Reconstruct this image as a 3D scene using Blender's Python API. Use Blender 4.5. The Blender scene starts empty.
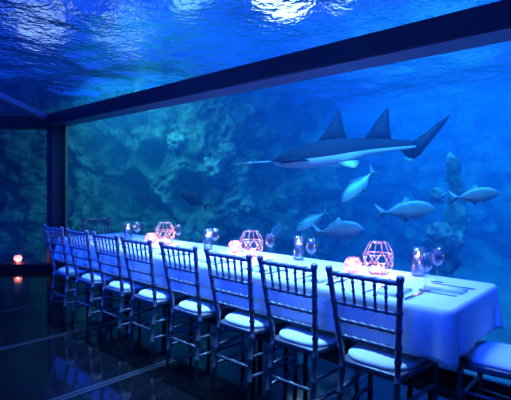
import bpy, bmesh, math, random
from mathutils import Vector, Matrix, noise
from mathutils.bvhtree import BVHTree

S = bpy.context.scene
COL = S.collection
random.seed(7)
PI = math.pi

# ------------------------------------------------------------------ camera
F, PITCH, YAW, ROLL, EYE = 441.98, 0.0245, 0.834, 0.011, 1.302
sY, cY = math.sin(YAW), math.cos(YAW)
c_right = Vector((sY, cY, 0))
c_fwd = Vector((-cY * math.cos(PITCH), sY * math.cos(PITCH), -math.sin(PITCH)))
c_up = c_right.cross(c_fwd)
R_ = c_right * math.cos(ROLL) + c_up * math.sin(ROLL)
U_ = c_up * math.cos(ROLL) - c_right * math.sin(ROLL)
cam = bpy.data.cameras.new('camera')
cam.sensor_fit = 'HORIZONTAL'
cam.sensor_width = 36
cam.lens = F / 511 * 36
cam.clip_end = 200
co = bpy.data.objects.new('camera', cam)
COL.objects.link(co)
co.matrix_world = Matrix(((R_.x, U_.x, -c_fwd.x, 0), (R_.y, U_.y, -c_fwd.y, 0), (R_.z, U_.z, -c_fwd.z, EYE), (0, 0, 0, 1)))
S.camera = co
EYE_P = Vector((0, 0, EYE))


def ray(px, py):
    return (R_ * ((px - 255.5) / F) - U_ * ((py - 200) / F) + c_fwd)


def at(px, py, Y):
    d = ray(px, py)
    return EYE_P + d * (Y / d.y)


def on_z(px, py, z):
    d = ray(px, py)
    return EYE_P + d * ((z - EYE) / d.z)


# ------------------------------------------------------------------ view, world, lights
S.view_settings.view_transform = 'Standard'
S.view_settings.look = 'None'
S.view_settings.gamma = 1
S.view_settings.use_curve_mapping = False
S.view_settings.exposure = 0.12
S.cycles.use_denoising = True
S.cycles.max_bounces = 10
S.cycles.transparent_max_bounces = 16
S.cycles.volume_bounces = 1
S.cycles.sample_clamp_indirect = 3
S.cycles.caustics_reflective = True
S.cycles.caustics_refractive = True

W = bpy.data.worlds.new('world')
S.world = W
W.use_nodes = True
nt = W.node_tree
bg = nt.nodes['Background']
tc = nt.nodes.new('ShaderNodeTexCoord')
nz = nt.nodes.new('ShaderNodeTexNoise')
nz.inputs['Scale'].default_value = 3.0
nz.inputs['Detail'].default_value = 2
rp = nt.nodes.new('ShaderNodeValToRGB')
rp.color_ramp.elements[0].position = .38
rp.color_ramp.elements[0].color = (.004, .05, .55, 1)
rp.color_ramp.elements[1].position = .60
rp.color_ramp.elements[1].color = (.015, .10, 1.0, 1)
e = rp.color_ramp.elements.new(.72)
e.color = (.02, .32, 1.0, 1)
nt.links.new(tc.outputs['Generated'], nz.inputs['Vector'])
nt.links.new(nz.outputs['Fac'], rp.inputs['Fac'])
last = rp.outputs['Color']
# bright spots painted into the world colour to make glints through the ripples
for d_, cosr, col in (((-.60, .735, .33), .9975, (3.2, 3.6, 3.4, 1)), ((-.50, .80, .33), .9992, (2.0, 2.8, 3.2, 1)), ((-.91, .36, .21), .9985, (.55, .7, 1.3, 1)), ((-.84, .50, .215), .9988, (.45, .7, 1.3, 1)), ((-.74, .60, .30), .9990, (.4, .9, 1.4, 1))):
    v_ = Vector(d_).normalized()
    dt = nt.nodes.new('ShaderNodeVectorMath')
    dt.operation = 'DOT_PRODUCT'
    dt.inputs[1].default_value = v_
    nt.links.new(tc.outputs['Generated'], dt.inputs[0])
    mr = nt.nodes.new('ShaderNodeMapRange')
    mr.inputs['From Min'].default_value = cosr
    mr.inputs['From Max'].default_value = cosr + .0012
    nt.links.new(dt.outputs['Value'], mr.inputs['Value'])
    mx = nt.nodes.new('ShaderNodeMix')
    mx.data_type = 'RGBA'
    nt.links.new(mr.outputs['Result'], mx.inputs['Factor'])
    nt.links.new(last, mx.inputs[6])
    mx.inputs[7].default_value = col
    last = mx.outputs[2]
nt.links.new(last, bg.inputs['Color'])
bg.inputs['Strength'].default_value = 1.0


def area(name, loc, target, sx, sy, power, color, spread=180):
    l = bpy.data.lights.new(name, 'AREA')
    l.shape = 'RECTANGLE'
    l.size, l.size_y = sx, sy
    l.energy = power
    l.color = color
    l.spread = math.radians(spread)
    o = bpy.data.objects.new(name, l)
    COL.objects.link(o)
    o.location = loc
    o.rotation_euler = (Vector(target) - Vector(loc)).to_track_quat('-Z', 'Y').to_euler()
    return o


# unseen area lights in the water over table and tank, plus an added fill
area('tank_light_over_table', (-2.35, 2.15, 3.0), (-2.35, 2.2, 0), 2.6, .08, 54, (.19, .50, 1.0), 66)
area('blue_fill_over_tunnel', (-2.0, -.5, 3.0), (-2.5, 2.1, 1.12), 4.4, .4, 42, (.004, .058, 1.0), 25)  # unseen blue fill, added to light the cloth front from the camera side
area('tank_light_open_water', (-1.8, 3.7, 3.0), (-2.6, 5.6, .8), 4.0, .8, 200, (.05, .40, 1.0), 160)
area('tank_light_far', (-2.0, 7.4, 3.0), (-2.0, 9.0, .5), 5.0, 1.6, 430, (.03, .40, .95), 160)
area('tank_light_rocks', (-6.2, 3.8, 3.0), (-7.0, 5.2, .9), 1.6, .6, 105, (.10, .62, .66), 150)


# ------------------------------------------------------------------ helpers
def mat(name, color, rough=.5, metal=0., **kw):
    m = bpy.data.materials.new(name)
    m.use_nodes = True
    b = m.node_tree.nodes['Principled BSDF']
    b.inputs['Base Color'].default_value = (*color, 1)
    b.inputs['Roughness'].default_value = rough
    b.inputs['Metallic'].default_value = metal
    for k, v in kw.items():
        b.inputs[k.replace('_', ' ')].default_value = v
    return m


def noisy(m, c0, c1, scale, detail=4, bump=0., bscale=None, lo=.35, hi=.65, coord='Object', bdist=.02):
    n, L = m.node_tree.nodes, m.node_tree.links
    b = n['Principled BSDF']
    t = n.new('ShaderNodeTexCoord')
    z = n.new('ShaderNodeTexNoise')
    z.inputs['Scale'].default_value = scale
    z.inputs['Detail'].default_value = detail
    r = n.new('ShaderNodeValToRGB')
    r.color_ramp.elements[0].position = lo
    r.color_ramp.elements[1].position = hi
    r.color_ramp.elements[0].color = (*c0, 1)
    r.color_ramp.elements[1].color = (*c1, 1)
    L.new(t.outputs[coord], z.inputs['Vector'])
    L.new(z.outputs['Fac'], r.inputs['Fac'])
    L.new(r.outputs['Color'], b.inputs['Base Color'])
    if bump:
        z2 = n.new('ShaderNodeTexNoise')
        z2.inputs['Scale'].default_value = bscale or scale * 2
        z2.inputs['Detail'].default_value = 5
        bp = n.new('ShaderNodeBump')
        bp.inputs['Strength'].default_value = bump
        bp.inputs['Distance'].default_value = bdist
        L.new(t.outputs[coord], z2.inputs['Vector'])
        L.new(z2.outputs['Fac'], bp.inputs['Height'])
        L.new(bp.outputs['Normal'], b.inputs['Normal'])
    return m


def clear(name):
    m = bpy.data.materials.new(name)
    m.use_nodes = True
    n, L = m.node_tree.nodes, m.node_tree.links
    n.remove(n['Principled BSDF'])
    t = n.new('ShaderNodeBsdfTransparent')
    t.inputs['Color'].default_value = (.985, .99, 1, 1)
    L.new(t.outputs[0], n['Material Output'].inputs['Surface'])
    return m


def emit(name, color, strength):
    m = bpy.data.materials.new(name)
    m.use_nodes = True
    b = m.node_tree.nodes['Principled BSDF']
    b.inputs['Base Color'].default_value = (0, 0, 0, 1)
    b.inputs['Emission Color'].default_value = (*color, 1)
    b.inputs['Emission Strength'].default_value = strength
    return m


def obj(name, bm, m, parent=None, smooth=True):
    me = bpy.data.meshes.new(name)
    bmesh.ops.recalc_face_normals(bm, faces=bm.faces[:])
    bm.to_mesh(me)
    bm.free()
    for mm in (m if isinstance(m, (list, tuple)) else [m]):
        me.materials.append(mm)
    if smooth:
        for p in me.polygons:
            p.use_smooth = True
    o = bpy.data.objects.new(name, me)
    COL.objects.link(o)
    if parent:
        o.parent = parent
    return o


def tag(o, label, cat, group=None, kind=None):
    if label:
        o['label'] = label
    if cat:
        o['category'] = cat
    if group:
        o['group'] = group
    if kind:
        o['kind'] = kind
    return o


def thing(name, label, cat, loc=(0, 0, 0), rz=0., group=None):
    o = bpy.data.objects.new(name, None)
    o.empty_display_size = .05
    COL.objects.link(o)
    o.location = loc
    o.rotation_euler = (0, 0, rz)
    return tag(o, label, cat, group)


def copy_tree(o, parent=None):
    c = o.copy()
    COL.objects.link(c)
    c.parent = parent
    for ch in list(o.children):
        copy_tree(ch, c)
    return c


def struct(name, bm, m, label, smooth=False, cat=None):
    o = obj(name, bm, m, None, smooth)
    return tag(o, label, cat or name.split('_')[0], None, 'structure')


def box(bm, x0, x1, y0, y1, z0, z1, mtx=None):
    r = bmesh.ops.create_cube(bm, size=1)
    for v in r['verts']:
        v.co = Vector((x0 + (v.co.x + .5) * (x1 - x0), y0 + (v.co.y + .5) * (y1 - y0), z0 + (v.co.z + .5) * (z1 - z0)))
        if mtx:
            v.co = mtx @ v.co
    return r['verts']


def prism(bm, poly, z0, z1):
    a = [bm.verts.new((x, y, z0)) for x, y in poly]
    b = [bm.verts.new((x, y, z1)) for x, y in poly]
    n = len(poly)
    bm.faces.new(a[::-1])
    bm.faces.new(b)
    for i in range(n):
        bm.faces.new((a[i], a[(i + 1) % n], b[(i + 1) % n], b[i]))


def bar(bm, A, B, w, h):
    """square bar from A to B, w sideways, h upright"""
    A, B = Vector(A), Vector(B)
    d = (B - A).normalized()
    up = Vector((0, 0, 1)) if abs(d.z) < .95 else Vector((0, 1, 0))
    s = d.cross(up).normalized()
    u = s.cross(d)
    q = [(-w / 2, -h / 2), (w / 2, -h / 2), (w / 2, h / 2), (-w / 2, h / 2)]
    a = [bm.verts.new(A + s * i + u * j) for i, j in q]
    b = [bm.verts.new(B + s * i + u * j) for i, j in q]
    bm.faces.new(a[::-1])
    bm.faces.new(b)
    for i in range(4):
        bm.faces.new((a[i], a[(i + 1) % 4], b[(i + 1) % 4], b[i]))


def sweep(bm, pr, seg=8, caps=True):
    """round tube through [(point, radius)]"""
    P = [Vector(p) for p, r in pr]
    rings = []
    ref = None
    for i, (p, r) in enumerate(pr):
        d = (P[min(i + 1, len(P) - 1)] - P[max(i - 1, 0)])
        d = d.normalized() if d.length > 1e-9 else Vector((0, 0, 1))
        if ref is None:
            ref = Vector((1, 0, 0)) if abs(d.x) < .8 else Vector((0, 1, 0))
        s = (ref - d * ref.dot(d)).normalized()
        t = d.cross(s)
        rings.append([bm.verts.new(P[i] + s * (r * math.cos(2 * PI * k / seg)) + t * (r * math.sin(2 * PI * k / seg))) for k in range(seg)])
    for a, b in zip(rings, rings[1:]):
        for k in range(seg):
            bm.faces.new((a[k], a[(k + 1) % seg], b[(k + 1) % seg], b[k]))
    if caps:
        bm.faces.new(rings[0][::-1])
        bm.faces.new(rings[-1])


def bamboo(bm, A, B, r, knots, bulge=1.35, seg=8, caplen=0):
    """turned bamboo rod from A to B with a raised ring at each fraction in knots"""
    A, B = Vector(A), Vector(B)
    L = (B - A).length
    st = [(0, r)]
    for k in knots:
        e = min(.006, L * .02) / L
        st += [(k - 2 * e, r), (k - e, r * bulge), (k + e, r * bulge), (k + 2 * e, r)]
    st.append((1, r))
    sweep(bm, [(A.lerp(B, max(0, min(1, t))), rr) for t, rr in st], seg)


def lathe(bm, prof, seg=20, c=(0, 0, 0), close=False):
    rings = []
    for r, z in prof:
        if r < 1e-6:
            rings.append([bm.verts.new((c[0], c[1], c[2] + z))])
        else:
            rings.append([bm.verts.new((c[0] + r * math.cos(2 * PI * k / seg), c[1] + r * math.sin(2 * PI * k / seg), c[2] + z)) for k in range(seg)])
    pairs = list(zip(rings, rings[1:]))
    if close:
        pairs.append((rings[-1], rings[0]))
    for a, b in pairs:
        for k in range(seg):
            k2 = (k + 1) % seg
            if len(a) == 1 and len(b) == 1:
                continue
            if len(a) == 1:
                bm.faces.new((a[0], b[k2], b[k]))
            elif len(b) == 1:
                bm.faces.new((a[k], a[k2], b[0]))
            else:
                bm.faces.new((a[k], a[k2], b[k2], b[k]))


# ------------------------------------------------------------------ materials
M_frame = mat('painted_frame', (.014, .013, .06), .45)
M_frame_under_lit = mat('frame_under_lit', (.07, .08, .24), .4)  # beam underside: the blue light it catches is put into the colour
M_floor = mat('polished_floor', (.01, .012, .02), .08)
noisy(M_floor, (.003, .004, .007), (.010, .012, .018), 60, 3, .03, 9, coord='Object', bdist=.01)
M_strip = mat('floor_strip', (.16, .17, .22), .3, .8)
M_wall = mat('dark_wall', (.015, .017, .03), .6)
M_acrylic = clear('clear_acrylic')
M_rock = mat('reef_rock', (.2, .3, .25), .9)
noisy(M_rock, (.025, .04, .035), (.21, .27, .20), 2.4, 9, .9, 7, .38, .66, bdist=.12)
M_sand = mat('sand', (.35, .34, .28), .95)
noisy(M_sand, (.12, .12, .1), (.22, .21, .18), 3, 5, .5, 12)
M_coral = mat('coral', (.55, .6, .55), .85)
noisy(M_coral, (.10, .14, .13), (.32, .38, .33), 9, 4, .8, 30)
M_chair = mat('chair_paint', (.21, .22, .27), .36, .5)
M_cushion = mat('cushion_fabric', (.82, .83, .86), .85)
M_cloth = mat('table_linen', (.84, .85, .88), .9)
M_wood = mat('table_board', (.25, .2, .15), .6)
M_steel = mat('cutlery_steel', (.30, .31, .34), .22, 1.)
M_copper = mat('copper_wire', (.92, .60, .46), .3, .9)
M_wax = mat('candle_wax', (.95, .82, .75), .5)
M_wax.node_tree.nodes['Principled BSDF'].inputs['Subsurface Weight'].default_value = .0
M_flame = emit('candle_flame', (1, .60, .32), 60)
M_wick = mat('wick', (.02, .015, .01), .9)
M_glass = bpy.data.materials.new('drinking_glass')
M_glass.use_nodes = True
n, L = M_glass.node_tree.nodes, M_glass.node_tree.links
n.remove(n['Principled BSDF'])
a_, b_, m_, w_ = n.new('ShaderNodeBsdfTransparent'), n.new('ShaderNodeBsdfGlossy'), n.new('ShaderNodeMixShader'), n.new('ShaderNodeLayerWeight')
a_.inputs['Color'].default_value = (.96, .97, 1, 1)
b_.inputs['Roughness'].default_value = .15
w_.inputs['Blend'].default_value = .28
L.new(w_.outputs['Facing'], m_.inputs['Fac'])
L.new(a_.outputs[0], m_.inputs[1])
L.new(b_.outputs[0], m_.inputs[2])
L.new(m_.outputs[0], n['Material Output'].inputs['Surface'])
M_water_in = M_glass.copy()
M_water_in.name = 'vase_water'
M_water_in.node_tree.nodes['Transparent BSDF'].inputs['Color'].default_value = (.92, .96, 1, 1)
M_pink = bpy.data.materials.new('pink_glass')
M_pink.use_nodes = True
n, L = M_pink.node_tree.nodes, M_pink.node_tree.links
n.remove(n['Principled BSDF'])
tl, tr_, gl, m1, m2 = n.new('ShaderNodeBsdfTranslucent'), n.new('ShaderNodeBsdfTransparent'), n.new('ShaderNodeBsdfGlossy'), n.new('ShaderNodeMixShader'), n.new('ShaderNodeMixShader')
tl.inputs['Color'].default_value = (.95, .55, .60, 1)
tr_.inputs['Color'].default_value = (1, .72, .76, 1)
gl.inputs['Roughness'].default_value = .1
m1.inputs['Fac'].default_value = .55
m2.inputs['Fac'].default_value = .12
L.new(tl.outputs[0], m1.inputs[1])
L.new(tr_.outputs[0], m1.inputs[2])
L.new(m1.outputs[0], m2.inputs[1])
L.new(gl.outputs[0], m2.inputs[2])
L.new(m2.outputs[0], n['Material Output'].inputs['Surface'])

# ------------------------------------------------------------------ the tunnel
WY = 3.10                                   # window plane
A = Vector((-7.15, WY))
LD = Vector((-sY, -cY))                     # the tunnel turns here
B = A + LD * 3.0
ROOM = [(2.2, WY), (2.2, -2.2), (-7.3, -2.2), (B.x, B.y), (A.x, A.y)]
ZC = 2.42

bm = bmesh.new()
prism(bm, ROOM, -.1, 0)
struct('floor', bm, M_floor, 'dark polished floor of the aquarium tunnel')
bm = bmesh.new()
prism(bm, ROOM, ZC, ZC + .04)
struct('ceiling', bm, M_acrylic, 'clear acrylic roof of the tunnel with water above')
bm = bmesh.new()
box(bm, A.x, 2.2, WY, WY + .035, 0, ZC)
struct('window_1', bm, M_acrylic, 'long clear acrylic viewing window beside the banquet table')
Lang = math.atan2(LD.y, LD.x)
ML = Matrix.Translation((A.x, A.y, 0)) @ Matrix.Rotation(Lang, 4, 'Z')
bm = bmesh.new()
box(bm, 0, 3.0, -.035, 0, 0, ZC, ML)
struct('window_2', bm, M_acrylic, 'clear acrylic viewing window at the far bend of the tunnel')
bm = bmesh.new()
box(bm, -7.3, 2.2, -2.3, -2.2, 0, ZC)
struct('wall_back', bm, M_wall, 'dark wall of the tunnel behind the diners')
bm = bmesh.new()
box(bm, 2.2, 2.3, -2.3, WY, 0, ZC)
struct('wall_right', bm, M_wall, 'dark end wall of the tunnel')
bm = bmesh.new()
bar(bm, (B.x, B.y, ZC / 2), (-7.3, -2.2, ZC / 2), .1, ZC)
struct('wall_left', bm, M_wall, 'dark wall past the tunnel bend')

# roof beam over the long window: dark fascia, its underside coloured lighter for caught light
bm = bmesh.new()
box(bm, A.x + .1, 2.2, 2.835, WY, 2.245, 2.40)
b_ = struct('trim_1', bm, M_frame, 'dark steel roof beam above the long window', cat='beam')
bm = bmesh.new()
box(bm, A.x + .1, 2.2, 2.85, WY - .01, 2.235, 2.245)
struct('trim_2', bm, M_frame_under_lit, 'underside of the long roof beam, blue light in its colour', cat='beam')
bm = bmesh.new()
box(bm, -.05, 3.0, 0, .22, 2.21, 2.40, ML)
struct('trim_3', bm, M_frame, 'dark roof beam above the far bend window', cat='beam')
# mitre rib across the roof at the bend
bm = bmesh.new()
r0 = Vector((A.x + .06, A.y - .1, 2.36))
r1 = on_z(-40, 79, 2.36)
bar(bm, r0, r0 + (r1 - r0) * 1.6, .11, .07)
struct('trim_4', bm, mat('rib_blue_lit', (.12, .14, .5), .4), 'blue lit roof rib running out from the tunnel corner', cat='beam')  # blue light falling on the rib is painted into its base colour
# corner post
bm = bmesh.new()
pp = at(52.5, 200, WY - .12)
box(bm, pp.x - .02, pp.x + .17, WY - .2, WY, 0, 2.3)
struct('trim_5', bm, M_frame, 'dark corner post where the two windows meet', cat='post')
bm = bmesh.new()
box(bm, pp.x + .20, pp.x + .27, WY - .04, WY, 0, 2.24)
struct('trim_6', bm, mat('seal', (.16, .15, .12), .6), 'pale window seal beside the corner post', cat='trim')
# low kerbs under the windows
bm = bmesh.new()
box(bm, A.x, 2.2, WY - .035, WY - .003, 0, .10)
struct('baseboard_1', bm, M_frame, 'low dark kerb under the long window')
bm = bmesh.new()
box(bm, 0, 3.0, .005, .3, 0, .10, ML)
struct('baseboard_2', bm, M_frame, 'low dark kerb under the far bend window')
# metal joint strips in the floor, running towards the window
for i, sx in enumerate((-5.0, -3.85, -2.68, -1.5, -.3)):
    bm = bmesh.new()
    for k in range(2):
        box(bm, sx - .035 + k * .04, sx - .005 + k * .04, -2.2, WY - .15, 0, .004)
    o = struct('trim_%d' % (7 + i), bm, M_strip, None, cat='strip')
    o['label'] = 'metal joint strip in the floor, %s from the corner post' % ('first', 'second', 'third', 'fourth', 'fifth')[i]

# ------------------------------------------------------------------ water
WS = 3.2
wm = bpy.data.materials.new('tank_water')
wm.use_nodes = True
n, L = wm.node_tree.nodes, wm.node_tree.links
n.remove(n['Principled BSDF'])
sc_ = n.new('ShaderNodeVolumeScatter')
sc_.inputs['Color'].default_value = (.05, .38, .95, 1)
sc_.inputs['Density'].default_value = .11
sc_.inputs['Anisotropy'].default_value = .2
ab = n.new('ShaderNodeVolumeAbsorption')
ab.inputs['Color'].default_value = (.02, .74, .97, 1)
ab.inputs['Density'].default_value = .24
ad = n.new('ShaderNodeAddShader')
L.new(sc_.outputs[0], ad.inputs[0])
L.new(ab.outputs[0], ad.inputs[1])
L.new(ad.outputs[0], n['Material Output'].inputs['Volume'])
bm = bmesh.new()
e = .05
OUT = [(-14, -4), (4, -4), (4, 11.5), (-14, 11.5)]
prism(bm, OUT, -1.2, WS - .09)
IN = [(2.32, WY + e), (2.32, -2.32), (-7.35, -2.32), (B.x - .1, B.y - .02), (A.x - .02, A.y + e)]
inner = bmesh.new()
prism(inner, IN, -.11, ZC + .055)
bmesh.ops.recalc_face_normals(inner, faces=inner.faces[:])
bmesh.ops.reverse_faces(inner, faces=inner.faces[:])
bmesh.ops.recalc_face_normals(bm, faces=bm.faces[:])
vm = {}
for v in inner.verts:
    vm[v] = bm.verts.new(v.co)
for f in inner.faces:
    bm.faces.new([vm[v] for v in f.verts])
inner.free()
me = bpy.data.meshes.new('tank_water')
bm.normal_update()
bm.to_mesh(me)
bm.free()
me.materials.append(wm)
wo = bpy.data.objects.new('tank_water', me)
COL.objects.link(wo)
tag(wo, 'clear blue water filling the aquarium tank', 'water', None, 'structure')

# rippled water surface
sm = bpy.data.materials.new('water_surface')
sm.use_nodes = True
n, L = sm.node_tree.nodes, sm.node_tree.links
n.remove(n['Principled BSDF'])
g = n.new('ShaderNodeBsdfGlass')
g.inputs['IOR'].default_value = 1.045
g.inputs['Roughness'].default_value = .0
g.inputs['Color'].default_value = (.85, .95, 1, 1)
t = n.new('ShaderNodeTexCoord')
z = n.new('ShaderNodeTexNoise')
z.inputs['Scale'].default_value = 10
z.inputs['Detail'].default_value = 3
bp = n.new('ShaderNodeBump')
bp.inputs['Strength'].default_value = .7
bp.inputs['Distance'].default_value = .05
L.new(t.outputs['Object'], z.inputs['Vector'])
L.new(z.outputs['Fac'], bp.inputs['Height'])
L.new(bp.outputs['Normal'], g.inputs['Normal'])
L.new(g.outputs[0], n['Material Output'].inputs['Surface'])
bm = bmesh.new()
NX, NY = 300, 260
vs = []
for j in range(NY + 1):
    for i in range(NX + 1):
        x, y = -13 + 16 * i / NX, -2.5 + 14 * j / NY
        h = .055 * noise.noise((x * 1.3, y * 1.3, 1.3)) + .026 * noise.noise((x * 3.4, y * 3.4, 5.3))
        vs.append(bm.verts.new((x, y, WS + h)))
for j in range(NY):
    for i in range(NX):
        a = j * (NX + 1) + i
        bm.faces.new((vs[a], vs[a + 1], vs[a + NX + 2], vs[a + NX + 1]))
o = obj('water_surface', bm, sm)
if o.data.polygons[0].normal.z < 0:
    o.data.flip_normals()
tag(o, 'rippled water surface seen from below with bright glints', 'water', None, 'structure')


# ------------------------------------------------------------------ reef rock
def spline(P, t):
    k = t * (len(P) - 1)
    i = min(int(k), len(P) - 2)
    f = k - i
    p = [Vector(P[max(0, min(len(P) - 1, i + q))]) for q in (-1, 0, 1, 2)]
    return .5 * (2 * p[1] + (p[2] - p[0]) * f + (2 * p[0] - 5 * p[1] + 4 * p[2] - p[3]) * f * f + (3 * p[1] - p[0] - 3 * p[2] + p[3]) * f ** 3)


def cliff(name, path, z0, z1, nu, nv, amp, label, holes=(), lean=.0, seed=0.):
    bm = bmesh.new()
    grid = []
    for i in range(nu + 1):
        t = i / nu
        c = spline(path, t)
        d = (spline(path, min(1, t + .01)) - spline(path, max(0, t - .01))).normalized()
        out = Vector((d.y, -d.x))           # towards the tunnel
        row = []
        for j in range(nv + 1):
            z = z0 + (z1 - z0) * j / nv
            q = Vector((c.x, c.y, z))
            h = amp * (.9 * noise.fractal(q * .55 + Vector((seed, 0, 0)), 1.0, 2.0, 3) + .38 * noise.fractal(q * 1.9 + Vector((0, seed, 3)), .8, 2.1, 4))
            h += amp * (.30 * abs(noise.noise(q * 3.1)) + .22 * abs(noise.noise(q * 6.5)) + .10 * noise.noise(q * 13))
            for hx, hy, hz, hr, hd in holes:
                dd = (q - Vector((hx, hy, hz))).length / hr
                h -= hd * math.exp(-dd ** 4)
            h -= lean * (z - z0)
            row.append(bm.verts.new((c.x + out.x * h, c.y + out.y * h, z + .12 * noise.noise(q * 1.3))))
        grid.append(row)
    for i in range(nu):
        for j in range(nv):
            bm.faces.new((grid[i][j], grid[i + 1][j], grid[i + 1][j + 1], grid[i][j + 1]))
    o = obj(name, bm, M_rock)
    return tag(o, label, 'rock', None, 'structure')


def lay(px, py, near):
    """point on the near cliff's line seen past a pixel"""
    return near


PATH = [(-12.5, 1.6), (-10.6, 2.6), (-9.0, 4.0), (-7.7, 4.9), (-6.7, 6.1), (-6.0, 7.5), (-5.7, 9.0), (-5.9, 10.8)]
holes = []
for px, py, Y, r, d in ((121, 193, 4.75, .45, 2.0), (145, 155, 5.0, .26, 1.2), (150, 207, 5.1, .22, 1.1), (105, 155, 4.6, .24, 1.1), (192, 196, 5.8, .34, 1.2), (165, 150, 5.2, .25, .9)):
    p = at(px, py, Y)
    holes.append((p.x, p.y, p.z, r, d))
reef = cliff('reef_cliff', PATH, -1.1, 3.22, 340, 170, .62, 'rocky reef wall with dark hollows rising behind the far end of the table', holes, .02)
cliff('far_reef', [(-6.5, 10.3), (-4, 10.0), (-2, 10.2), (0, 9.6), (2, 9.4), (4.2, 8.6)], -1.1, 3.22, 150, 80, .7, 'hazy rock wall at the back of the tank', (), .2, 9.)
bm = bmesh.new()
vs = []
for j in range(61):
    for i in range(91):
        x, y = -13.5 + 17.5 * i / 90, WY + .06 + 8 * j / 60
        vs.append(bm.verts.new((x, y, -.55 + .12 * noise.noise((x * .8, y * .8, 0)) + .04 * max(0, y - 5))))
for j in range(60):
    for i in range(90):
        a = j * 91 + i
        bm.faces.new((vs[a], vs[a + 1], vs[a + 92], vs[a + 91]))
tag(obj('seabed', bm, M_sand), 'pale sandy bed of the tank', 'sand', None, 'structure')


def lump(name, p, r, sc, label, cat, m, seed, amp=.35, freq=2.2, group=None):
    bm = bmesh.new()
    bmesh.ops.create_icosphere(bm, subdivisions=4, radius=1)
    for v in bm.verts:
        n_ = v.co.normalized()
        k = 1 + amp * noise.fractal(n_ * freq + Vector((seed, seed * .7, 0)), 1, 2, 4) + .12 * abs(noise.noise(n_ * 7 + Vector((seed, 0, 0))))
        v.co = Vector((n_.x * sc[0], n_.y * sc[1], n_.z * sc[2])) * (k * r)
    o = obj(name, bm, m)
    o.location = p
    return tag(o, label, cat, group)


# rock pillar on the right, with coral on it
bm = bmesh.new()
pb = at(441, 262, 7.0)
prof = []
for k in range(90):
    t = k / 89
    z = -.6 + t * 2.6
    r = .19 * (1 - .75 * t ** 2) + .03 * math.sin(9 * t) - .12 * max(0, t - .9) / .1
    prof.append((r, z))
lathe(bm, prof, 28)
for v in bm.verts:
    q = v.co + Vector((11, 3, 0))
    f = 1 + .5 * noise.fractal(q * 1.6, 1, 2, 4) + .5 * noise.fractal(q * 6, 1, 2, 3)
    bend = .22 * math.sin(v.co.z * 1.4)
    v.co = Vector((v.co.x * f + bend, v.co.y * f, v.co.z))
o = obj('rock_pillar', bm, M_rock)
o.location = (pb.x, pb.y, 0)
tag(o, 'slender rock pillar with coral standing in the open water under the sawfish tail', 'rock')
pillar = o

tree = BVHTree.FromPolygons([v.co.copy() for v in reef.data.vertices], [list(p.vertices) for p in reef.data.polygons])
for i, (px, py, Y, r, lab) in enumerate((
        (443, 238, 6.7, .24, 'pale lumpy coral head low on the slender rock pillar'),
        (437, 196, 6.75, .13, 'small pale coral knob halfway up the slender rock pillar'),
        (212, 168, 5.75, .20, 'pale coral clump on the reef below the tip of the saw'),
        (228, 150, 6.0, .15, 'small pale coral clump above the tip of the saw'),
        (176, 140, 5.3, .16, 'pale coral clump high on the reef wall right of the hollows'),
        (246, 205, 6.1, .17, 'coral clump low on the reef behind the middle copper lantern'))):
    if 'pillar' in lab:
        k_ = lump('coral_head', at(px, py, Y) - pillar.location, r, (1, .8, .8), lab, None, M_coral, i * 3.1, .55, 2.6)
        k_.parent = pillar
    else:
        hit = tree.ray_cast(EYE_P, ray(px, py).normalized())[0] or at(px, py, Y)   # grown onto the reef face
        lump('coral_clump', hit, r * 1.2, (1, .8, .8), lab, 'coral', M_coral, i * 3.1, .55, 2.6, 'coral growing on the rocks')


# ------------------------------------------------------------------ fish
def fish_mats():
    a = mat('silver_fish', (.62, .72, .74), .35, .25)
    noisy(a, (.16, .33, .34), (.30, .50, .50), 3, 3)
    return a


M_fish = fish_mats()
M_fishdark = mat('dark_fish', (.008, .01, .015), .8)
M_fin = bpy.data.materials.new('fish_fin')
M_fin.use_nodes = True
n, L = M_fin.node_tree.nodes, M_fin.node_tree.links
n.remove(n['Principled BSDF'])
a_, b_, m_ = n.new('ShaderNodeBsdfDiffuse'), n.new('ShaderNodeBsdfTranslucent'), n.new('ShaderNodeMixShader')
for q_ in (a_, b_):
    q_.inputs['Color'].default_value = (.42, .66, .68, 1)
L.new(a_.outputs[0], m_.inputs[1])
L.new(b_.outputs[0], m_.inputs[2])
L.new(m_.outputs[0], n['Material Output'].inputs['Surface'])
M_saw = mat('saw_blade', (.72, .76, .76), .6)
M_eye = mat('fish_eye', (.01, .01, .015), .15)
M_sawtop = mat('sawfish_back', (.045, .05, .085), .8)
M_sawtop.node_tree.nodes['Principled BSDF'].inputs['Specular IOR Level'].default_value = .2
noisy(M_sawtop, (.010, .011, .022), (.03, .03, .05), 2.5, 4, .1, 20)
M_sawbelly = mat('sawfish_belly', (.80, .84, .86), .5)


def loft(bm, st, seg=20, split=None):
    """body along +x from stations (x, zc, half width, up, down); faces under SPLIT*down get material 1"""
    rings = []
    for x, zc, w, up, dn in st:
        ring = []
        for k in range(seg):
            a = 2 * PI * k / seg
            ca, sa = math.cos(a), math.sin(a)
            ring.append(bm.verts.new((x, w * math.copysign(abs(ca) ** .85, ca), zc + (up if sa > 0 else dn) * math.copysign(abs(sa) ** 1.0, sa))))
        rings.append(ring)
    for (a, b) in zip(rings, rings[1:]):
        for k in range(seg):
            f = bm.faces.new((a[k], a[(k + 1) % seg], b[(k + 1) % seg], b[k]))
            if split is not None:
                ang = 2 * PI * (k + .5) / seg
                f.material_index = 1 if math.sin(ang) < split else 0
    bm.faces.new(rings[0][::-1])
    bm.faces.new(rings[-1])


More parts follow.
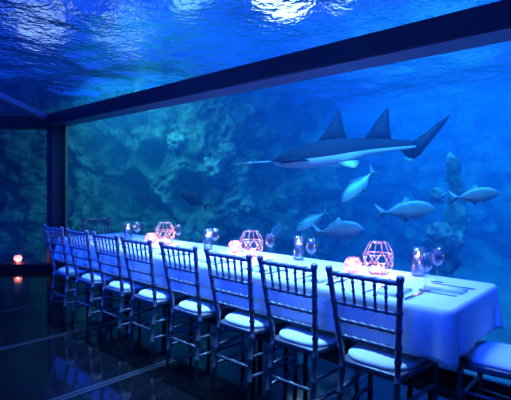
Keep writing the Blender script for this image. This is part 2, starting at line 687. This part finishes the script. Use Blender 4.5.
def fin(bm, pts, th, axis='y', off=(0, 0, 0), mi=0, M=None):
    """thin tapered blade: outline pts in the xz plane (axis y) or xy plane (axis z)"""
    off = Vector(off)
    n_ = len(pts)
    cx = sum(p[0] for p in pts) / n_
    cz = sum(p[1] for p in pts) / n_

    def P(a, b, s):
        v = Vector((a, s, b)) if axis == 'y' else Vector((a, b, s))
        v = v + off
        return M @ v if M else v
    rim = [bm.verts.new(P(a, b, 0)) for a, b in pts]
    c = (bm.verts.new(P(cx, cz, th)), bm.verts.new(P(cx, cz, -th)))
    for i in range(n_):
        for q in c:
            f = bm.faces.new((rim[i], rim[(i + 1) % n_], q))
            f.material_index = mi


def eyes(bm, x, y, z, r, mi):
    for s in (-1, 1):
        q = bmesh.ops.create_uvsphere(bm, u_segments=10, v_segments=8, radius=r, matrix=Matrix.Translation((x, s * y, z)))
        for v in q['verts']:
            for f in v.link_faces:
                f.material_index = mi


def trevally_mesh(deep=1.):
    """unit-length silver trevally, nose at x=0, tail at x=-1"""
    bm = bmesh.new()
    st = []
    for x, h0, h1 in ((0, .004, .004), (-.02, .028, .03), (-.06, .068, .062), (-.12, .112, .098), (-.2, .145, .128), (-.3, .162, .148), (-.4, .160, .150), (-.5, .140, .132),
                      (-.6, .105, .100), (-.68, .066, .062), (-.75, .032, .031), (-.80, .018, .018), (-.83, .016, .016)):
        st.append((x, 0, max(.006, .36 * (h0 + h1) / 2), h0 * deep, h1 * deep))
    loft(bm, st[::-1], 18)
    fin(bm, [(-.80, .012), (-.86, .06), (-.95, .135), (-1.0, .175), (-.965, .09), (-.915, .02), (-.905, 0), (-.915, -.02), (-.965, -.09), (-1.0, -.175), (-.95, -.135), (-.86, -.06), (-.80, -.012)], .010, mi=2)
    fin(bm, [(-.36, .14 * deep), (-.42, .21 * deep), (-.46, .235 * deep), (-.47, .18 * deep), (-.60, .115 * deep + .02), (-.74, .05), (-.74, .02), (-.5, .11 * deep)], .008, mi=2)
    fin(bm, [(-.44, -.13 * deep), (-.47, -.20 * deep), (-.50, -.215 * deep), (-.52, -.16 * deep), (-.62, -.105 * deep - .015), (-.74, -.05), (-.74, -.02), (-.55, -.10 * deep)], .008, mi=2)
    fin(bm, [(-.26, -.12), (-.33, -.19), (-.35, -.19), (-.33, -.12)], .006, mi=2)
    for s in (-1, 1):
        Mx = Matrix.Translation((-.23, s * .05, -.03)) @ Matrix.Rotation(s * .35, 4, 'Z')
        fin(bm, [(0, .015), (-.08, .012), (-.20, -.06), (-.235, -.085), (-.15, -.06), (-.03, -.02)], .005, 'y', (0, s * .008, 0), 2, Mx)
    eyes(bm, -.075, .026, .018, .009, 1)
    return bm


def frame_from(nose, tail, roll=0.):
    """matrix with local +x from tail to nose, local z up"""
    d = (nose - tail).normalized()
    up = Vector((0, 0, 1))
    y = up.cross(d).normalized()
    zz = d.cross(y)
    m = Matrix(((d.x, y.x, zz.x, nose.x), (d.y, y.y, zz.y, nose.y), (d.z, y.z, zz.z, nose.z), (0, 0, 0, 1)))
    return m @ Matrix.Rotation(roll, 4, 'X')


def place_fish(name, m, nose, tail, label, cat, group=None, me=None, deep=1., roll=0.):
    L_ = (nose - tail).length
    if me is None:
        bm_ = trevally_mesh(deep)
        o = obj(name, bm_, [m, M_eye, M_fin if m == M_fish else m])
    else:
        o = bpy.data.objects.new(name, me)
        COL.objects.link(o)
    o.matrix_world = frame_from(nose, tail, roll) @ Matrix.Scale(L_, 4)
    tag(o, label, cat, group)
    return o


G = 'silver trevally in the tank'
f0 = place_fish('silver_fish', M_fish, at(435, 208, 4.6), at(375, 213, 4.4), 'long silver fish swimming right, below the sawfish tail', 'fish', G)
place_fish('silver_fish', M_fish, at(500, 193, 4.5), at(449, 198, 4.4), 'silver fish swimming right at the far right of the tank', 'fish', G, f0.data)
place_fish('silver_fish', M_fish, at(342, 202, 4.5), at(376, 168, 4.75), 'silver fish diving head down under the sawfish belly', 'fish', G, f0.data, roll=.5)
place_fish('silver_fish', M_fish, at(364, 229, 4.1), at(312, 232, 4.05), 'silver fish swimming right just above the wine glass in mid table', 'fish', G, f0.data)
place_fish('silver_fish', M_fish, at(296, 231, 4.5), at(329, 210, 4.75), 'silver fish heading down left above the floating candle vase in mid table', 'fish', G, f0.data, roll=.4)
place_fish('silver_fish', M_fish, at(327, 165, 5.3), at(352, 163, 5.6), 'small silver fish passing under the sawfish pelvic fins', 'fish', G, f0.data)
place_fish('silver_fish', M_fish, at(404, 158, 5.4), at(417, 163, 5.45), 'tiny bright silver fish just below the sawfish tail root', 'fish', G, f0.data)
place_fish('round_fish', M_fish, at(271, 233, 4.4), at(288, 229, 4.75), 'round pale fish seen nearly head on behind the copper lantern in mid table', 'fish', None, None, 1.5)
place_fish('dark_fish', M_fishdark, at(180, 192, 4.5), at(209, 208, 4.8), 'dark fish silhouette against the reef wall left of the saw', 'fish', None, None, 1.1)


def sawfish():
    """nose of the saw at x=0; lengths in units of the whole fish (1.0)"""
    bm = bmesh.new()
    st = [(-.985, .0, .003, .003, .003), (-.90, .0, .010, .012, .010), (-.82, .012, .015, .018, .013), (-.76, .012, .020, .024, .016), (-.66, .011, .030, .034, .022), (-.56, .007, .043, .044, .032),
          (-.49, .003, .054, .050, .040), (-.42, .0, .062, .050, .044), (-.35, -.003, .066, .042, .042), (-.29, -.007, .062, .030, .033), (-.235, -.011, .050, .019, .022), (-.20, -.013, .024, .008, .009)]
    st = [(x + .0, z_, w, u, d) for x, z_, w, u, d in st]
    body = [s for s in st if s[0] > -.83]
    body.insert(0, (-.85, .012, .010, .012, .009))
    loft(bm, body, 24, -.25)
    # the saw: a flat blade with teeth along both edges
    pts = [(-.20, .022), (-.16, .013)]
    for k in range(12):
        x = -.15 + k * .0122
        pts += [(x, .0105 - k * .0003), (x + .003, .021 - k * .0005), (x + .006, .0105 - k * .0003)]
    pts += [(0, .008)]
    full = pts + [(a, -b) for a, b in pts[::-1]]
    fin(bm, full, .0055, 'z', (0, 0, -.011), 3)
    # dorsal fins
    fin(bm, [(-.405, .040), (-.445, .073), (-.483, .112), (-.516, .148), (-.526, .150), (-.530, .125), (-.538, .085), (-.558, .038), (-.49, .03)], .010)
    fin(bm, [(-.615, .034), (-.655, .07), (-.695, .110), (-.732, .142), (-.742, .143), (-.743, .115), (-.742, .075), (-.750, .026), (-.68, .02)], .009)
    # tail
    fin(bm, [(-.77, .016), (-.83, .022), (-.89, .048), (-.95, .080), (-1.0, .104), (-.982, .080), (-.940, .042), (-.90, .008), (-.868, -.022), (-.842, -.034), (-.815, -.030), (-.785, -.002)], .008)
    # pectoral and pelvic fins
    for s in (-1, 1):
        fin(bm, [(-.215, s * .030), (-.24, s * .07), (-.29, s * .115), (-.345, s * .150), (-.365, s * .150), (-.375, s * .10), (-.385, s * .05), (-.30, s * .03)], .010, 'z', (0, 0, -.018), 0)
        fin(bm, [(-.235, s * .030), (-.26, s * .07), (-.30, s * .105), (-.345, s * .135), (-.36, s * .135), (-.372, s * .09), (-.378, s * .05), (-.30, s * .03)], .006, 'z', (0, 0, -.026), 1)
        Mx = Matrix.Rotation(-s * .35, 4, 'X')
        fin(bm, [(-.50, s * .03), (-.535, s * .075), (-.575, s * .105), (-.59, s * .100), (-.60, s * .06), (-.605, s * .02), (-.55, s * .01)], .007, 'z', (0, 0, -.020), 1, Mx)
    eyes(bm, -.245, .050, .000, .006, 2)
    return obj('sawfish', bm, [M_sawtop, M_sawbelly, M_eye, M_saw])


nose, tail = at(234, 161, 4.0), at(452, 146, 5.2)
o = sawfish()
L_ = (nose - tail).length
o.matrix_world = frame_from(nose, tail, .0) @ Matrix.Diagonal((L_, L_, L_ * 1.35, 1))
tag(o, 'large dark sawfish with white belly, long thin saw and two tall fins', 'fish')

# ------------------------------------------------------------------ table
TX0, TX1, TY0, TY1, TZ = -4.78, -.69, 2.09, 2.885, .755
tb = thing('banquet_table', 'long banquet table hidden under the white cloth', 'table', ((TX0 + TX1) / 2, (TY0 + TY1) / 2, 0))
hx, hy = (TX1 - TX0) / 2 - .02, (TY1 - TY0) / 2 - .02
bm = bmesh.new()
box(bm, -hx, hx, -hy, hy, .715, TZ - .006)
obj('tabletop', bm, M_wood, tb, False)
for sx in (-1, -.34, .34, 1):
    for ly in (-.05, .26):
        bm = bmesh.new()
        sweep(bm, [((sx * (hx - .3), ly, 0), .016), ((sx * (hx - .3), ly, .715), .016)], 10)
        obj('leg', bm, M_steel, tb)


def cloth():
    bm = bmesh.new()
    rc = .035
    per = []
    cx, cy = (TX0 + TX1) / 2, (TY0 + TY1) / 2
    ax, ay = (TX1 - TX0) / 2 - rc, (TY1 - TY0) / 2 - rc

    def edge(p, q, n_):
        return [(p[0] + (q[0] - p[0]) * i / n_, p[1] + (q[1] - p[1]) * i / n_) for i in range(n_)]
    base = []
    corners = [(ax, -ay, -PI / 2), (ax, ay, 0), (-ax, ay, PI / 2), (-ax, -ay, PI)]
    for ci, (x, y, a0) in enumerate(corners):
        for k in range(9):
            a = a0 + PI / 2 * k / 8
            base.append((x, y, math.cos(a), math.sin(a), 1 - abs(k - 4) / 4))
        nx_, ny_, a1 = corners[(ci + 1) % 4]
        a = a0 + PI / 2
        nseg = 60 if ci in (0, 2) else 110
        for k in range(1, nseg):
            t_ = k / nseg
            d = min(t_, 1 - t_) * math.hypot(nx_ - x, ny_ - y)
            base.append((x + (nx_ - x) * t_, y + (ny_ - y) * t_, math.cos(a), math.sin(a), -d))
    N = len(base)
    rings = []
    s = 0
    levels = [(rc, 0., 0.), (rc + .004, -.004, .0), (rc + .011, -.012, 0.), (rc + .013, -.028, 0.)] + [(rc + .014, -.028 - .205 * k / 9, k / 9) for k in range(1, 10)]
    for off, dz, k in levels:
        ring = []
        arc = 0
        for i, (x, y, nx_, ny_, cn) in enumerate(base):
            if i:
                arc += math.hypot(x - base[i - 1][0], y - base[i - 1][1]) + .02 * (cn >= 0)
            wv = .022 * noise.noise((arc * 2.4, 3.1, 0)) + .012 * noise.noise((arc * 7, 8.1, 0))
            corner = max(0, 1 + cn / .22) if cn < 0 else 1
            fold = .012 * corner + (.020 * math.sin(cn * 30) * corner if cn < 0 else .022 * cn)
            o_ = off + k * (wv + .010) + k * fold
            if nx_ > .9 and cn < 0 and y < 0:
                o_ -= k * .05 * math.exp(-((cn + .045) / .022) ** 2)
            zz = TZ + dz - k * (.012 * noise.noise((arc * 1.7, 1.7, 4)) + .02 * (max(0, cn) if cn >= 0 else 0) + .01 * corner)
            ring.append(bm.verts.new((cx + x + nx_ * o_, cy + y + ny_ * o_, zz)))
        rings.append(ring)
    for a, b in zip(rings, rings[1:]):
        for i in range(N):
            bm.faces.new((a[i], a[(i + 1) % N], b[(i + 1) % N], b[i]))
    # top: strip of quads between the two long sides is not needed to bend, one face will do
    bm.faces.new(rings[0])
    return bm


M_clothobj = obj('tablecloth', cloth(), M_cloth)
for p in M_clothobj.data.polygons:
    if len(p.vertices) > 4:
        p.use_smooth = False
sd = M_clothobj.modifiers.new('thick', 'SOLIDIFY')
sd.thickness = .0025
sd.offset = 1
tag(M_clothobj, 'long white cloth draped over the banquet table', 'tablecloth')


# ------------------------------------------------------------------ chairs
def make_chair(label):
    """faces +y; the rear posts meet the seat at y=0"""
    t = thing('banquet_chair', label, 'chair', group='banquet chairs round the long table')
    hw = .178
    rk = .085
    zt = .92

    def back(z):                                   # rake of the back above the seat
        return -rk * max(0, (z - .43)) / (zt - .43) - .05 * max(0, (.43 - z)) / .43
    def half(z):                                   # the back widens upwards from the seat
        return .146 + .043 * max(0, (z - .43)) / (zt - .43) + .012 * max(0, (.43 - z)) / .43
    for s in (-1, 1):
        bm = bmesh.new()
        r = .0145
        pr = [((s * half(0), back(0), 0), r * .75)]
        for z_ in (.14, .27, .40, .50, .575, .66, .745, .83):
            for dz, k in ((-.010, 1), (-.005, 1.28), (.005, 1.28), (.010, 1)):
                pr.append(((s * half(z_ + dz), back(z_ + dz), z_ + dz), r * k))
        pr += [((s * half(zt - .03), back(zt - .03), zt - .03), r), ((s * half(zt - .026), back(zt - .026), zt - .024), r * 1.3), ((s * half(zt - .006), back(zt - .006), zt - .006), r * 1.25), ((s * half(zt), back(zt), zt), r * .8)]
        sweep(bm, pr, 10)
        obj('back_post', bm, M_chair, t)
        bm = bmesh.new()
        bamboo(bm, (s * .19, .385, 0), (s * .185, .37, .43), .014, (.3, .62, .9), 1.28, 10)
        obj('front_leg', bm, M_chair, t)
    z0, z1 = .885, .737
    bm = bmesh.new()
    bamboo(bm, (-half(z0), back(z0), z0), (half(z0), back(z0), z0), .0125, (.14, .32, .5, .68, .86), 1.25, 10)
    obj('top_rail', bm, M_chair, t)
    for z_ in (z1, .648, .563):
        bm = bmesh.new()
        bamboo(bm, (-half(z_), back(z_), z_), (half(z_), back(z_), z_), .0095, (.1, .26, .42, .58, .74, .9) if z_ < .7 else (.17, .33, .5, .67, .83), 1.35, 8)
        obj('back_rail', bm, M_chair, t)
    for k in range(5):
        x = (-2 + k) * .0585
        xb = x * half(z1) / half(z0)
        bm = bmesh.new()
        bamboo(bm, (xb, back(z1), z1), (x, back(z0), z0), .0068, (.2, .5, .8), 1.5, 8)
        obj('spindle', bm, M_chair, t)
    # seat frame: rounded trapezoid ring-board
    ol = [(-.158, -.012), (.158, -.012), (.19, .20), (.205, .36), (.17, .40), (0, .412), (-.17, .40), (-.205, .36), (-.19, .20)]
    bm = bmesh.new()
    a = [bm.verts.new((x, y, .405)) for x, y in ol]
    b = [bm.verts.new((x, y, .437)) for x, y in ol]
    bm.faces.new(a[::-1])
    bm.faces.new(b)
    for i in range(len(ol)):
        bm.faces.new((a[i], a[(i + 1) % len(ol)], b[(i + 1) % len(ol)], b[i]))
    bmesh.ops.bevel(bm, geom=bm.edges[:], offset=.007, segments=2, affect='EDGES', profile=.5)
    obj('seat_frame', bm, M_chair, t)
    # domed cushion
    bm = bmesh.new()
    seg = 36
    cyy, ex = .195, 3.2
    rings = []
    for k, zz in ((1.0, .437), (1.025, .445), (1.02, .455), (.96, .465), (.82, .473), (.55, .479), (.25, .481)):
        ring = []
        for i in range(seg):
            an = 2 * PI * i / seg
            ca, sa = math.cos(an), math.sin(an)
            rx = .186 * math.copysign(abs(ca) ** (2 / ex), ca) * (.95 + .10 * sa)
            ry = .192 * math.copysign(abs(sa) ** (2 / ex), sa)
            ring.append(bm.verts.new((rx * k, cyy + ry * k, zz)))
        rings.append(ring)
    for p, q in zip(rings, rings[1:]):
        for i in range(seg):
            bm.faces.new((p[i], p[(i + 1) % seg], q[(i + 1) % seg], q[i]))
    bm.faces.new(rings[0][::-1])
    bm.faces.new(rings[-1])
    obj('cushion', bm, M_cushion, t)
    for s in (-1, 1):
        for z_ in (.16, .28):
            bm = bmesh.new()
            bamboo(bm, (s * half(z_), back(z_), z_), (s * .187, .376, z_ + .005), .0095, (.2, .5, .8), 1.3, 8)
            obj('stretcher', bm, M_chair, t)
    for y_, z_ in ((back(.22), .22), (.378, .24)):
        bm = bmesh.new()
        bamboo(bm, (-(half(z_) if y_ < .1 else .187), y_, z_), (half(z_) if y_ < .1 else .187, y_, z_), .0095, (.2, .5, .8), 1.3, 8)
        obj('stretcher', bm, M_chair, t)
    return t


CHX = [-4.425, -3.925, -3.424, -2.96, -2.44, -1.951, -1.49, -1.026]
CHL = ['farthest silver-grey banquet chair with white cushion on the near long side of the table',
       'second silver-grey banquet chair from the far end of the long side',
       'third silver-grey banquet chair from the far end of the long side',
       'fourth silver-grey banquet chair from the far end of the long side',
       'fourth silver-grey banquet chair from the near end of the long side',
       'third silver-grey banquet chair from the near end of the long side',
       'second silver-grey banquet chair from the near end of the long side',
       'nearest silver-grey banquet chair on the long side, before the lit copper lantern']
ch0 = make_chair(CHL[7])
ch0.location = (CHX[7], 1.976, 0)
for i in range(7):
    c = copy_tree(ch0)
    c.location = (CHX[i], 1.976, 0)
    c['label'] = CHL[i]
c = copy_tree(ch0)
c.location = (-5.31, 2.865, 0)
c.rotation_euler = (0, 0, -PI / 2)
c['label'] = 'silver-grey banquet chair at the far head of the table by the rock wall'
c = copy_tree(ch0)
c.location = (-.35, 2.55, 0)
c.rotation_euler = (0, 0, PI / 2)
c['label'] = 'silver-grey banquet chair at the near head of the table, cut by the right edge'

# ------------------------------------------------------------------ things on the table
TT = TZ + .0035


def candle_light(t, z, power, color=(1, .46, .40)):
    l = bpy.data.lights.new('candle_light', 'POINT')
    l.energy = power
    l.color = color
    l.shadow_soft_size = .012
    o = bpy.data.objects.new('candle_light', l)
    COL.objects.link(o)
    o.location = (0, 0, z)
    o.parent = t


def flame(t, z, s=1.):
    bm = bmesh.new()
    lathe(bm, [(0, 0), (.004 * s, .003 * s), (.0055 * s, .009 * s), (.0045 * s, .016 * s), (.002 * s, .024 * s), (0, .030 * s)], 10, (0, 0, z))
    return obj('flame', bm, M_flame, t)


def candle(t, z, r, h):
    bm = bmesh.new()
    lathe(bm, [(0, 0), (r, 0), (r, h - .002), (r - .002, h), (.004, h - .002), (0, h - .002)], 18, (0, 0, z))
    c_ = obj('candle', bm, M_wax, t)
    bm = bmesh.new()
    sweep(bm, [((0, 0, z + h - .003), .0012), ((0, 0, z + h + .006), .001)], 6)
    obj('wick', bm, M_wick, c_)


def make_lantern():
    t = thing('wire_lantern', '', 'lantern', group='copper wire lanterns on the table')
    n_ = 6
    lv = [(.055, .003, 0), (.094, .058, 0), (.098, .132, .5), (.056, .208, .5)]
    R = [[Vector((r * math.cos(2 * PI * (k + o_) / n_), r * math.sin(2 * PI * (k + o_) / n_), z)) for k in range(n_)] for r, z, o_ in lv]
    bm = bmesh.new()
    E = []
    for q, ring in enumerate(R):
        for k in range(n_):
            E.append((ring[k], ring[(k + 1) % n_]))
            if q < 3:
                up = R[q + 1]
                if lv[q][2] == lv[q + 1][2]:
                    E += [(ring[k], up[k])]
                elif lv[q][2] == 0:
                    E += [(ring[k], up[k]), (ring[k], up[(k - 1) % n_])]
                else:
                    E += [(ring[k], up[k]), (ring[k], up[(k + 1) % n_])]
    for a, b in E:
        sweep(bm, [(a, .0026), (b, .0026)], 6)
    obj('wire_frame', bm, M_copper, t)
    bm = bmesh.new()
    lathe(bm, [(0, .005), (.034, .005), (.040, .055), (.0375, .055), (.032, .009), (0, .009)], 20)
    obj('votive_glass', bm, M_pink, t)
    candle(t, .010, .026, .022)
    flame(t, .034, .9)
    candle_light(t, .075, 3.)
    return t


def make_facet():
    t = thing('faceted_candle_holder', '', 'candle holder', group='pink faceted candle holders on the table')
    n_ = 6
    lv = [(.034, 0, 0), (.060, .037, .5), (.060, .064, 0), (.036, .100, .5)]
    inn = [(.034, .096, .5), (.055, .063, 0), (.055, .038, .5), (.030, .006, 0)]
    bm = bmesh.new()
    R = [[bm.verts.new((r * math.cos(2 * PI * (k + o_) / n_), r * math.sin(2 * PI * (k + o_) / n_), z)) for k in range(n_)] for r, z, o_ in lv + inn]
    offs = [o_ for _r, _z, o_ in lv + inn]
    for q in range(len(R) - 1):
        a, b = R[q], R[q + 1]
        for k in range(n_):
            k2 = (k + 1) % n_
            if offs[q] == offs[q + 1]:
                bm.faces.new((a[k], a[k2], b[k2], b[k]))
            elif offs[q] == 0:
                bm.faces.new((a[k], a[k2], b[k]))
                bm.faces.new((a[k2], b[k2], b[k]))
            else:
                bm.faces.new((a[k], b[k2], b[k]))
                bm.faces.new((a[k], a[k2], b[k2]))
    bm.faces.new(R[0][::-1])
    bm.faces.new(R[-1])
    obj('holder', bm, M_pink, t, False)
    candle(t, .007, .018, .016)
    flame(t, .024, .9)
    candle_light(t, .045, 1.1)
    return t


def make_vase():
    t = thing('floating_candle_vase', '', 'vase', group='glass cylinder vases with floating candles')
    bm = bmesh.new()
    lathe(bm, [(0, 0), (.040, 0), (.041, .004), (.041, .185), (.0385, .185), (.0385, .008), (0, .008)], 26)
    obj('glass_cylinder', bm, M_glass, t)
    bm = bmesh.new()
    lathe(bm, [(0, .0085), (.038, .0085), (.038, .118), (0, .118)], 26)
    obj('vase_water', bm, M_water_in, t)
    candle(t, .110, .024, .020)
    flame(t, .132, .8)
    candle_light(t, .155, .35)
    return t


def make_wine():
    t = thing('wine_glass', '', 'glass', group='wine glasses on the table')
    bm = bmesh.new()
    lathe(bm, [(0, .098), (.010, .100), (.026, .112), (.036, .135), (.037, .155), (.031, .200), (.0298, .200), (.0356, .155), (.0345, .136), (.025, .115), (.009, .104), (0, .103)], 24)
    obj('bowl', bm, M_glass, t)
    bm = bmesh.new()
    sweep(bm, [((0, 0, .004), .005), ((0, 0, .015), .0034), ((0, 0, .08), .0034), ((0, 0, .099), .006)], 10)
    obj('stem', bm, M_glass, t)
    bm = bmesh.new()
    lathe(bm, [(0, 0), (.034, 0), (.034, .0015), (.006, .005), (0, .005)], 24)
    obj('foot', bm, M_glass, t)
    return t


def make_knife():
    bm = bmesh.new()
    pr = [(-.12, .008), (-.06, .010), (-.01, .008), (.0, .011), (.06, .013), (.10, .009), (.12, .002)]
    top = [(x, w) for x, w in pr]
    out = top + [(x, -w) for x, w in top[::-1]]
    a = [bm.verts.new((x, y, .0)) for x, y in out]
    b = [bm.verts.new((x, y, .005 if x < 0 else .003)) for x, y in out]
    bm.faces.new(a[::-1])
    bm.faces.new(b)
    for i in range(len(out)):
        bm.faces.new((a[i], a[(i + 1) % len(out)], b[(i + 1) % len(out)], b[i]))
    o = obj('table_knife', bm, M_steel, None, False)
    return tag(o, '', 'knife', 'cutlery at the place settings')


def make_fork():
    bm = bmesh.new()
    out = [(-.10, .006), (-.05, .005), (.03, .004), (.045, .012)]
    for k in range(4):
        y0 = .012 - k * .0068
        out += [(.095, y0), (.095, y0 - .0036)]
        if k < 3:
            out += [(.055, y0 - .0036), (.055, y0 - .0068)]
    out += [(.045, -.012), (.03, -.004), (-.05, -.005), (-.10, -.006)]
    a = [bm.verts.new((x, y, .0)) for x, y in out]
    b = [bm.verts.new((x, y, .004)) for x, y in out]
    bm.faces.new(a[::-1])
    bm.faces.new(b)
    for i in range(len(out)):
        bm.faces.new((a[i], a[(i + 1) % len(out)], b[(i + 1) % len(out)], b[i]))
    o = obj('table_fork', bm, M_steel, None, False)
    return tag(o, '', 'fork', 'cutlery at the place settings')


def make_napkin():
    bm = bmesh.new()
    for k, (w, l) in enumerate(((.058, .105), (.056, .103), (.054, .100))):
        vs_ = box(bm, -w, w, -l, l, k * .005, k * .005 + .005)
    bmesh.ops.bevel(bm, geom=bm.edges[:], offset=.002, segments=2, affect='EDGES')
    o = obj('folded_napkin', bm, M_cloth)
    return tag(o, '', 'napkin', 'folded napkins at the place settings')


def spread_copies(src, items):
    for i, (p, rz, lab) in enumerate(items):
        o = src if i == 0 else copy_tree(src)
        o.location = p
        o.rotation_euler = (0, 0, rz)
        o['label'] = lab


def T(px, py):
    p = on_z(px, py, TT)
    p.z = TT
    return p


spread_copies(make_lantern(), [
    (T(378, 274), .2, 'large copper wire lantern with glowing candle behind the nearest chair back'),
    (T(251, 257), .5, 'large copper wire lantern in mid table beside a small pink holder'),
    (T(165, 244), .1, 'large copper wire lantern glowing at the far third of the table')])
spread_copies(make_facet(), [
    (T(353, 272), .3, 'small pink faceted candle holder left of the nearest wire lantern'),
    (T(235, 252), .8, 'small pink faceted candle holder left of the wire lantern in mid table'),
    (T(151, 243), .5, 'small pink faceted candle holder left of the farthest wire lantern')])
spread_copies(make_vase(), [
    (T(298.5, 260), 0, 'glass cylinder with floating candle in mid table beside a wine glass'),
    (T(418, 276), 0, 'glass cylinder with floating candle nearest the table end'),
    (T(208, 250), 0, 'glass cylinder with floating candle left of the small pink holder in mid table'),
    (T(128, 241), 0, 'glass cylinder with floating candle at the far end of the table')])
spread_copies(make_wine(), [
    (T(425, 290), 0, 'wine glass in front of the nearest floating candle vase'),
    (T(437, 282), 0, 'wine glass closest to the near end of the table'),
    (T(311, 268), 0, 'wine glass right of the floating candle vase in mid table'),
    (T(270, 260), 0, 'wine glass right of the wire lantern in mid table'),
    (T(215, 252), 0, 'wine glass right of the vase by the mid table pink holder'),
    (T(178, 246), 0, 'wine glass right of the farthest wire lantern'),
    (T(137, 242), 0, 'wine glass right of the farthest floating candle vase')])

# place settings along the near side and at the near head
kn, fk, nk = [], [], []
where = ['farthest chair on the long side', 'second chair from the far end', 'third chair from the far end', 'fourth chair from the far end', 'fourth chair from the near end', 'third chair from the near end',
         'second chair from the near end', 'nearest chair on the long side']
for i, x in enumerate(CHX):
    y = TY0 + .155
    kn.append(((x + .11, y, TT), PI / 2, 'steel knife laid before the ' + where[i]))
    fk.append(((x - .11, y, TT), PI / 2, 'steel fork laid before the ' + where[i]))
    nk.append(((x, y, TT), 0, 'white folded napkin before the ' + where[i]))
kn.append(((TX1 - .16, 2.62, TT), PI, 'steel knife laid at the near head of the table'))
fk.append(((TX1 - .16, 2.38, TT), PI, 'steel fork laid at the near head of the table'))
nk.append(((TX1 - .16, 2.50, TT), PI / 2, 'white folded napkin at the near head of the table'))
spread_copies(make_knife(), kn)
spread_copies(make_fork(), fk)
spread_copies(make_napkin(), nk)

# candle by the far bend window
lit = make_facet()
d = ray(18, 262)
q = EYE_P + d * ((.102 - EYE) / d.z)
lit.location = (q.x, q.y, .102)
lit.scale = (1.05, 1.05, 1.1)
lit['label'] = 'lone glowing pink candle holder on the kerb by the far bend window'
del lit['group']
